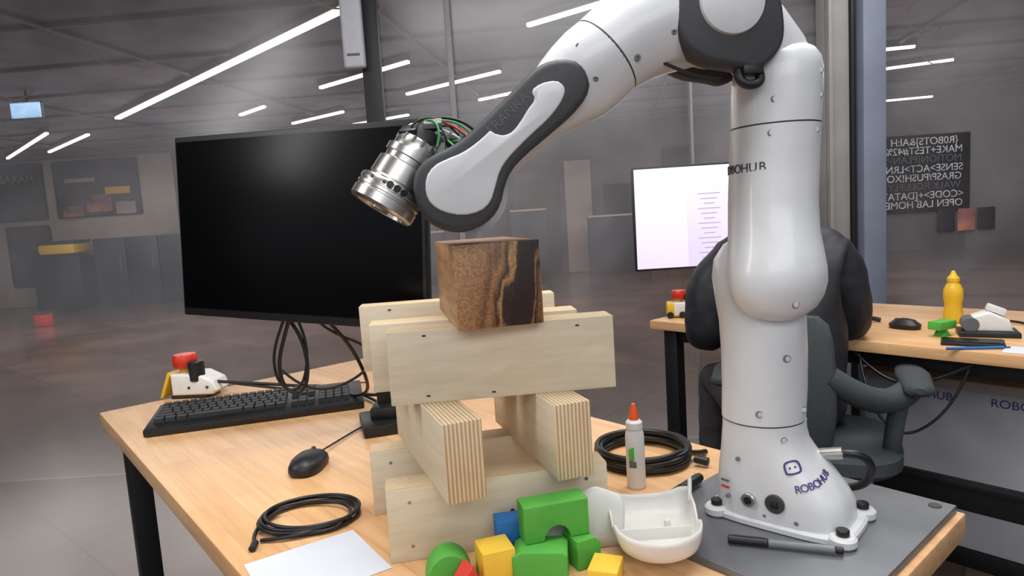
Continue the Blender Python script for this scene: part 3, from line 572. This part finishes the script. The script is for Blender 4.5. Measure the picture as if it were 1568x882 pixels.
g=grp('foam_block',(-.101,.768,T),math.radians(10));o=[(.029*math.cos(math.pi*t/16),.029*math.sin(math.pi*t/16)*1.3) for t in range(17)];prism(g,'half_round',o,-.018,.018,'green',.0015)
g=grp('foam_block',(-.083,.731,T),math.radians(35));prism(g,'wedge',[(-.02,0),(.012,.035),(.024,0)],-.012,.012,'rblock',.0015)
# ---------------------------------------------------------------- white shells
def tubshell(name,loc,rot,R_,Lh,hf,hb):
    g=grp(name,loc,rot=rot);bm=bmesh.new();out=[]
    for i in range(25):
        t=math.pi+math.pi*i/24;out.append((R_*math.cos(t),R_*math.sin(t)))
    for i in range(1,13): out.append((R_*(1+.10*i/12),Lh*i/12))
    for i in range(1,9): out.append((1.1*R_-2.2*R_*i/9,Lh+.006*math.sin(math.pi*i/9)))
    for i in range(13): out.append((-R_*(1.1-.10*i/12),Lh-Lh*i/12))
    out=out[:-1];n=len(out);rings=[]
    prof=[(.0,0),(.40,0),(.66,.015),(.80,.07),(.90,.22),(.965,.5),(.995,.8),(1,1.0)]
    for s,hh in prof[1:]:
        ring=[]
        for (x,y) in out:
            f=(y+R_)/(Lh+R_);h=hf*(1-f)+hb*f
            h*=1-.42*math.exp(-((f-.5)/.08)**2)
            if f>.95: h*=.72+.28*min(1,abs(x)/(R_*.9))**3
            ring.append(bm.verts.new((x*s,(y-.02)*s+.02,.0015+h*hh)))
        rings.append(ring)
    bm.faces.new(rings[0])
    for a_,b_ in zip(rings,rings[1:]):
        for i in range(n): bm.faces.new((a_[i],a_[(i+1)%n],b_[(i+1)%n],b_[i]))
    o=finish(bm,'cover','shell',g,sharp=50);s=o.modifiers.new('s','SOLIDIFY');s.thickness=.0022;s.offset=0
    return g
g=tubshell('plastic_cover_shell',(.164,.774,PT+.0035),(0,-.03,math.radians(-3)),.053,.096,.034,.036)
tube(g,'clip_tab',[(.055,.07,.028),(.057,.078,.042),(.060,.083,.050),(.059,.085,.055)],.0028,'shell')
box(g,'cross_rib',(0,.022,.010),(.09,.0022,.016),'shell',.0006);box(g,'mount_post',(.02,.05,.008),(.008,.008,.012),'shell',.001)
g=grp('plastic_cover_shell',(.062,.822,T+.0015),math.radians(9));bm=bmesh.new();rows=[]
for j in range(17):
    v=j/16;row=[]
    for i in range(25):
        u=i/24;x=-.050+.112*u;top=.035+.045*math.sin(min(1,u*1.15)*math.pi/2)-.02*max(0,u-.7)*3
        ang=v*math.pi*.60;row.append(bm.verts.new((x+.006*math.sin(v*3),-.016*math.cos(ang)*(.6+.4*u)+.002,top*max(0,math.sin(ang))**.8 if v>0 else 0)))
    rows.append(row)
for r1,r2 in zip(rows,rows[1:]):
    for i in range(24): bm.faces.new((r1[i],r1[i+1],r2[i+1],r2[i]))
o=finish(bm,'cover','shell',g,sharp=70);s=o.modifiers.new('s','SOLIDIFY');s.thickness=.0022
# glue bottle
g=grp('glue_bottle',(.179,.998,T))
revolve(g,'bottle',[(0,0),(.013,0),(.015,.003),(.015,.085),(.0138,.092),(.010,.097),(.010,.100),(0,.100)],'glue',sy=.8)
revolve(g,'collar',[(.0120,.097),(.013,.098),(.013,.108),(.009,.112),(0,.112)],'glue')
revolve(g,'nozzle_cap',[(.0080,.108),(.0080,.112),(.006,.125),(.003,.137),(0,.139)],'orange')
prism(g,'label',[(-.012,.050),(-.012,.068),(-.004,.07),(-.004,.048)],-.0128,-.0095,'green',.0005)
prism(g,'label_dark',[(-.012,.038),(-.012,.048),(-.001,.046),(-.001,.036)],-.0130,-.0095,'grey',.0005)
def marker(p0,p1,m1,m2,name='felt_marker',r=.0055):
    g=grp(name);p0=Vector(p0);p1=Vector(p1);d=(p1-p0)
    cyl(g,'cap',p0,p0+d*.36,r,m1);cyl(g,'barrel',p0+d*.36,p0+d*.93,r*.92,m2);cyl(g,'end',p0+d*.93,p1,r*.8,m1);
    cyl(g,'clip',p0+d*.05+Vector((0,0,r)),p0+d*.33+Vector((0,0,r)),.0012,m1);return g
M['barrel']=mat('marker_barrel',(120,122,126),.4,var=.1)
marker((.254,.786,PT+.0055),(.378,.740,PT+.0055),'black','barrel')
marker((.214,.912,PT+.0085),(.274,.974,PT+.0085),'black','black',r=.0085)
# ---------------------------------------------------------------- right hand desk contents
WM=grp('desktop_monitor');wm=grp('panel_mount');wm.parent=WM;wm.matrix_local=Matrix.Translation((.925,2.93,1.145))@frame((1,-.02,0),(0,0,1)).to_4x4()
box(wm,'bezel',(0,0,-.012),(.72,.465,.024),'black',.004);box(wm,'screen',(0,0,.0008),(.70,.447,.002),'wscreen',.0005)
box(wm,'page_column',(.0,-.02,.003),(.24,.40,.001),'wscreen2',.0002);
for i in range(14): box(wm,'text_row_%d'%i,(-.02,.10-i*.022,.0042),(.10-.05*((i*7)%3)/2,.004,.0004),'wtext',0)
cyl(WM,'stand_pole',(1.02,2.96,T),(.98,2.96,1.15),.02,'bsteel');box(WM,'stand_foot',(1.02,2.88,T+.006),(.16,.14,.012),'black',.003,(0,0,-.75))
g=grp('mustard_bottle',(1.467,2.14,T))
revolve(g,'bottle',[(0,0),(.024,0),(.028,.004),(.029,.03),(.025,.05),(.025,.065),(.029,.085),(.028,.11),(.022,.125),(.016,.135),(.016,.14),(0,.14)],'yellow')
revolve(g,'cap',[(.018,.138),(.018,.15),(.011,.158),(.006,.170),(.004,.174),(0,.174)],'yellow')
g=grp('foam_block',(1.30,1.945,T),.4);box(g,'top',(0,0,.035),(.075,.04,.025),'green',.002);prism(g,'support',[(-.02,0),(.0,.024),(.02,0)],-.015,.015,'green',.001)
g=grp('computer_mouse',(1.275,2.09,T),.6);loft(g,'body',[((0,0,.001),(.028,0,0),(0,.045,0),2.6),((0,0,.015),(.03,0,0),(0,.048,0),2.5),((0,0,.03),(.018,0,0),(0,.03,0),2.2),((0,0,.034),(.006,0,0),(0,.01,0),2)],'black',30);cyl(g,'wheel',(-.003,.025,.025),(.003,.025,.025),.008,'seam')
g=grp('small_cable_bundle',(1.2,2.22,T));
tube(g,'wire_a',[(-.06,0,.008),(-.03,.03,.02),(.0,-.02,.012),(.03,.02,.02),(.07,0,.008)],.008,'black');tube(g,'wire_b',[(.05,.02,.005),(.0,.05,.01),(-.05,.03,.015),(-.07,-.03,.005)],.005,'blackcable')
g=grp('robot_gripper_part',(1.42,1.92,T),-.5)
prism(g,'white_housing',[(-.05,.015),(-.04,.06),(.0,.075),(.05,.05),(.06,.015)],-.03,.03,'shell',.008);cyl(g,'motor',(-.045,-.032,.035),(-.045,.032,.035),.022,'grey');box(g,'fin',(.02,0,.078),(.05,.03,.02),'shell',.004,(0,.4,0))
box(g,'black_tray',(0,0,.008),(.15,.10,.016),'black',.003)
g=grp('pen');cyl(g,'barrel',(1.19,1.762,T+.005),(1.33,1.735,T+.005),.004,'blue');cyl(g,'tip',(1.33,1.735,T+.005),(1.345,1.732,T+.005),.002,'black')
g=grp('tablet_device',(1.30,1.815,T),-.6);box(g,'body',(0,0,.005),(.15,.08,.01),'black',.003);box(g,'glass',(0,0,.0105),(.14,.07,.001),'screen',.0003)
g=grp('paper_sheet',(1.37,1.69,T),-.75);box(g,'sheet',(0,0,.0008),(.12,.09,.001),'paper',0)
g=grp('tangled_cable',(1.52,2.05,T));tube(g,'wire',[(-.02,.12,.004),(.05,.06,.01),(.12,-.02,.006),(.08,-.08,.004),(.04,-.13,.004)],.004,'blackcable')
g=grp('storage_box',(1.19,2.17,0),math.atan2(-.763,.646));box(g,'body',(.42,.17,.32),(.84,.34,.52),mat('light_grey_box',(186,186,194),.7,var=.08,vscale=3),.01);box(g,'lid',(.42,.17,.59),(.86,.36,.03),'cream',.005);box(g,'skid',(.42,.17,.03),(.84,.34,.06),'bsteel',.003)
for i in range(2): text(g,'banner_text_%d'%i,'ROBOHUB',.036,Vector((.17+.27*i,-.0015,.545)),RF,'purple')
g=grp('hanging_cable');tube(g,'wire_a',[(1.05,1.98,.71),(1.07,1.90,.66),(1.12,1.84,.62),(1.2,1.80,.66),(1.25,1.74,.71)],.005,'blackcable');tube(g,'wire_b',[(1.06,1.97,.71),(1.03,1.88,.6),(1.06,1.82,.5),(1.13,1.78,.5),(1.22,1.76,.6),(1.25,1.75,.71)],.004,'blackcable')
# ---------------------------------------------------------------- chair
cy=math.atan2(.9,.43)-math.pi/2
CH=grp('office_chair',(.895,1.907,0),cy)
loft(CH,'seat',[((0,0,.42),(.20,0,0),(0,.20,0),3.5),((0,0,.44),(.222,0,0),(0,.22,0),3.5),((0,0,.475),(.222,0,0),(0,.22,0),3.5),((0,0,.49),(.20,0,0),(0,.195,0),3.5)],'chair')
secs=[]
for z,w,y in ((.50,.10,-.215),(.53,.120,-.225),(.62,.130,-.245),(.72,.130,-.25),(.82,.122,-.245),(.86,.112,-.24),(.88,.090,-.237)):
    secs.append(((-.078,y,z),(w,0,0),(0,.026,0),3.2))
loft(CH,'backrest',secs,'chair',48)
box(CH,'back_bracket',(-.02,-.235,.47),(.07,.03,.14),'black',.01)
box(CH,'back_bracket_low',(-.01,-.12,.41),(.07,.25,.025),'black',.008)
for s_ in (-1,1):
    tube(CH,'arm_post_%d'%s_,[(s_*.18,-.02,.42),(s_*.20,-.08,.43),(s_*.175,-.15,.52),(s_*.215,-.08,.635)],.024,'chair')
    tube(CH,'arm_brace_%d'%s_,[(-.07*(s_>0)+s_*.10,-.24,.72),(s_*.12,-.22,.65),(s_*.18,-.14,.61),(s_*.24,-.05,.65)],.034,'chair')
    loft(CH,'arm_pad_%d'%s_,[((s_*.25,-.15,.668),(.015,0,0),(0,0,.008)),((s_*.25,-.14,.668),(.036,0,0),(0,0,.018)),((s_*.25,0,.672),(.044,0,0),(0,0,.024)),((s_*.25,.09,.67),(.038,0,0),(0,0,.018)),((s_*.25,.105,.668),(.015,0,0),(0,0,.008))],'chair')
cyl(CH,'gas_column',(0,0,.10),(0,0,.42),.028,'bsteel')
for i in range(5):
    t=2*math.pi*i/5+.3;cyl(CH,'base_spoke_%d'%i,(0,0,.10),(.29*math.cos(t),.29*math.sin(t),.075),.024,'black',.015)
    cyl(CH,'castor_%d'%i,(.29*math.cos(t)-.02,.29*math.sin(t),.03),(.29*math.cos(t)+.02,.29*math.sin(t),.03),.03,'black')
# ---------------------------------------------------------------- person (seated, seen from behind, leaning over the desk)
PS=grp('seated_person',(.832,1.985,0),cy+.10)
tex=bpy.data.textures.new('cloth_folds','CLOUDS');tex.noise_scale=.11
def skin(name,verts,edges,m,sub=2,root=0,fold=0):
    me=bpy.data.meshes.new(name);me.from_pydata([v[:3] for v in verts],edges,[]);o=bpy.data.objects.new(name,me);COL.objects.link(o);o.parent=PS
    s=o.modifiers.new('skin','SKIN');s.use_smooth_shade=True
    for i,v in enumerate(verts):
        r=v[3];sv=me.skin_vertices[0].data[i];sv.radius=(r,v[4] if len(v)>4 else r);sv.use_root=(i==root)
    b=o.modifiers.new('sub','SUBSURF');b.levels=b.render_levels=sub;me.materials.append(M[m])
    if fold:
        d=o.modifiers.new('folds','DISPLACE');d.texture=tex;d.strength=fold;d.mid_level=.5
    return o
skin('jacket',[(0,-.04,.54,.18,.14),(0,-.05,.68,.185,.145),(0,-.03,.84,.190,.145),(0,.03,.98,.165,.125),(0,.09,1.08,.100,.088),(0,.13,1.12,.072,.072),
 (.15,.03,.995,.088),(.180,.02,.94,.082),(.192,.05,.80,.068),(.20,.20,.785,.056),(.16,.38,.80,.040),
 (-.155,.03,1.0,.090),(-.21,.02,.94,.083),(-.235,.0,.77,.070),(-.24,.15,.76,.056),(-.17,.36,.80,.040)],
 [(0,1),(1,2),(2,3),(3,4),(4,5),(3,6),(6,7),(7,8),(8,9),(9,10),(3,11),(11,12),(12,13),(13,14),(14,15)],'jacket',4,0,.020)
loft(PS,'jacket_hood',[((0,.02,1.02),(.05,0,0),(0,.02,.01)),((0,.0,1.05),(.100,0,0),(0,.045,.02)),((0,.015,1.085),(.112,0,0),(0,.06,.03)),((0,.05,1.115),(.09,0,0),(0,.05,.03)),((0,.07,1.13),(.05,0,0),(0,.03,.02))],'jacket',32)
skin('trousers',[(0,-.03,.56,.15,.10),(.10,.05,.56,.09),(.14,.36,.57,.066),(.14,.38,.32,.055),(.14,.40,.12,.048),(-.12,.05,.56,.09),(-.22,.32,.57,.066),(-.235,.33,.32,.055),(-.24,.35,.12,.048)],
 [(0,1),(1,2),(2,3),(3,4),(0,5),(5,6),(6,7),(7,8)],'pants',3,0,.015)
for s_,x,y in ((1,.14,.40),(-1,-.24,.35)):
    skin('shoe_%d'%s_,[(x,y-.03,.05,.045,.04),(x,y+.06,.045,.045,.035),(x,y+.16,.035,.042,.028)],[(0,1),(1,2)],'shoe')
    h=(s_*.165,.38 if s_>0 else .36,.80)
    skin('hand_%d'%s_,[(h[0],h[1],h[2],.026,.02),(h[0]-s_*.01,h[1]+.05,h[2]-.005,.034,.016),(h[0]-s_*.015,h[1]+.09,h[2]-.01,.034,.014)],[(0,1),(1,2)],'skin')
    for f_,(dx,ln_) in enumerate(((-.028,.06),(-.010,.072),(.009,.068),(.026,.052))):
        bx=h[0]-s_*.015+dx;skin('finger_%d_%d'%(s_,f_),[(bx,h[1]+.085,h[2]-.008,.009),(bx,h[1]+.085+ln_*.5,h[2]-.008,.0085),(bx,h[1]+.085+ln_*.8,h[2]-.018,.008),(bx,h[1]+.085+ln_*.95,h[2]-.03,.007)],[(0,1),(1,2),(2,3)],'skin',1)
    skin('thumb_%d'%s_,[(h[0]-s_*.02,h[1]+.03,h[2]-.005,.012),(h[0]-s_*.05,h[1]+.06,h[2]-.01,.010),(h[0]-s_*.058,h[1]+.095,h[2]-.018,.008)],[(0,1),(1,2)],'skin',1)
skin('neck',[(0,.12,1.08,.05),(0,.16,1.13,.048),(0,.18,1.17,.05)],[(0,1),(1,2)],'skin')
HC=Vector((0,.205,1.205))
def hp(x,y,z): return (HC.x+x,HC.y+y,HC.z+z)
bm=bmesh.new();bmesh.ops.create_uvsphere(bm,u_segments=32,v_segments=24,radius=1)
for v in bm.verts:
    x,y,z=v.co;w=.073*(1-.18*max(0,-z)-.05*(y>0)*y);v.co=Vector((x*w,y*.094*(1-.12*max(0,-z)),z*.112))
finish(bm,'head','skin',PS,loc=HC,rot=(-.35,0,0),sharp=80)
bm=bmesh.new();bmesh.ops.create_uvsphere(bm,u_segments=32,v_segments=24,radius=1)
dl=[]
for v in bm.verts:
    x,y,z=v.co
    if y>.45 and z<.45 or z<-.62: dl.append(v)
    rr=1+.03*math.sin(x*17+z*9)*math.cos(y*13);v.co=Vector((x*.081*rr,y*.103*rr-.006,z*.120*rr+.006))
bmesh.ops.delete(bm,geom=dl,context='VERTS');finish(bm,'hair','hair',PS,loc=HC,rot=(-.35,0,0),sharp=80)
for s_ in (-1,1):
    loft(PS,'ear_%d'%s_,[((HC.x+s_*.073,HC.y,HC.z-.01),(0,.016,0),(0,0,.028)),((HC.x+s_*.088,HC.y-.006,HC.z-.008),(0,.018,0),(0,0,.03)),((HC.x+s_*.091,HC.y-.008,HC.z-.008),(0,.008,0),(0,0,.018))],'skin',16)
    revolve(PS,'eye_%d'%s_,[(0,-.011),(.008,-.008),(.011,0),(.008,.008),(0,.011)],'white_w',hp(s_*.03,.083,-.035),hp(s_*.03,.9,-.035),16)
loft(PS,'nose',[(hp(0,.085,-.03),(.006,0,0),(0,.006,0)),(hp(0,.092,-.055),(.012,0,0),(0,.014,0)),(hp(0,.085,-.068),(.014,0,0),(0,.010,0))],'skin',16)
loft(PS,'mouth',[(hp(-.022,.066,-.088),(0,.003,0),(0,0,.003)),(hp(0,.074,-.090),(0,.006,0),(0,0,.007)),(hp(.022,.066,-.088),(0,.003,0),(0,0,.003))],'rblock',12)
# ---------------------------------------------------------------- lights
def area(name,loc,size,sy_,power,col=(1,1,1),target=None):
    l=bpy.data.lights.new(name,'AREA');l.shape='RECTANGLE';l.size=size;l.size_y=sy_;l.energy=power;l.color=col
    o=bpy.data.objects.new(name,l);COL.objects.link(o);o.location=loc
    d=(Vector(target) if target else Vector((loc[0],loc[1],0)))-Vector(loc);o.rotation_euler=d.to_track_quat('-Z','Y').to_euler();return o
area('ceiling_light_main',(.2,.9,2.85),1.8,1.2,60,(1,.99,.975))
area('ceiling_light_left',(-1.9,.5,2.85),.4,2.4,44,(1,.99,.98),(0,1,.8))
area('front_fill',(.3,-1.6,2.5),2.8,.8,27,(.98,.99,1),(.1,1,.9))  # unseen fill added behind the camera to brighten surfaces facing it
area('ceiling_light_desk',(1.6,2.2,2.85),1.2,.5,25,(1,.99,.97))
area('ceiling_light_far',(-4,8,2.8),8,5,350,(1,.95,.90))
area('ceiling_light_far_b',(4,8,2.8),6,5,210,(1,.96,.92))
area('uplight_far',(-3,9,.2),12,5,100,(.94,.94,1),(-3,9,3))  # unseen fill near the floor, added to brighten the far ceiling
area('ceiling_fill_far_b',(5,9,.2),6,5,40,(.94,.94,1),(5,9,3))  # second added fill for the right part of the far ceiling
w=bpy.data.worlds.new('world');scn.world=w;w.use_nodes=True;w.node_tree.nodes['Background'].inputs[0].default_value=(.85,.9,1,1);w.node_tree.nodes['Background'].inputs[1].default_value=.55
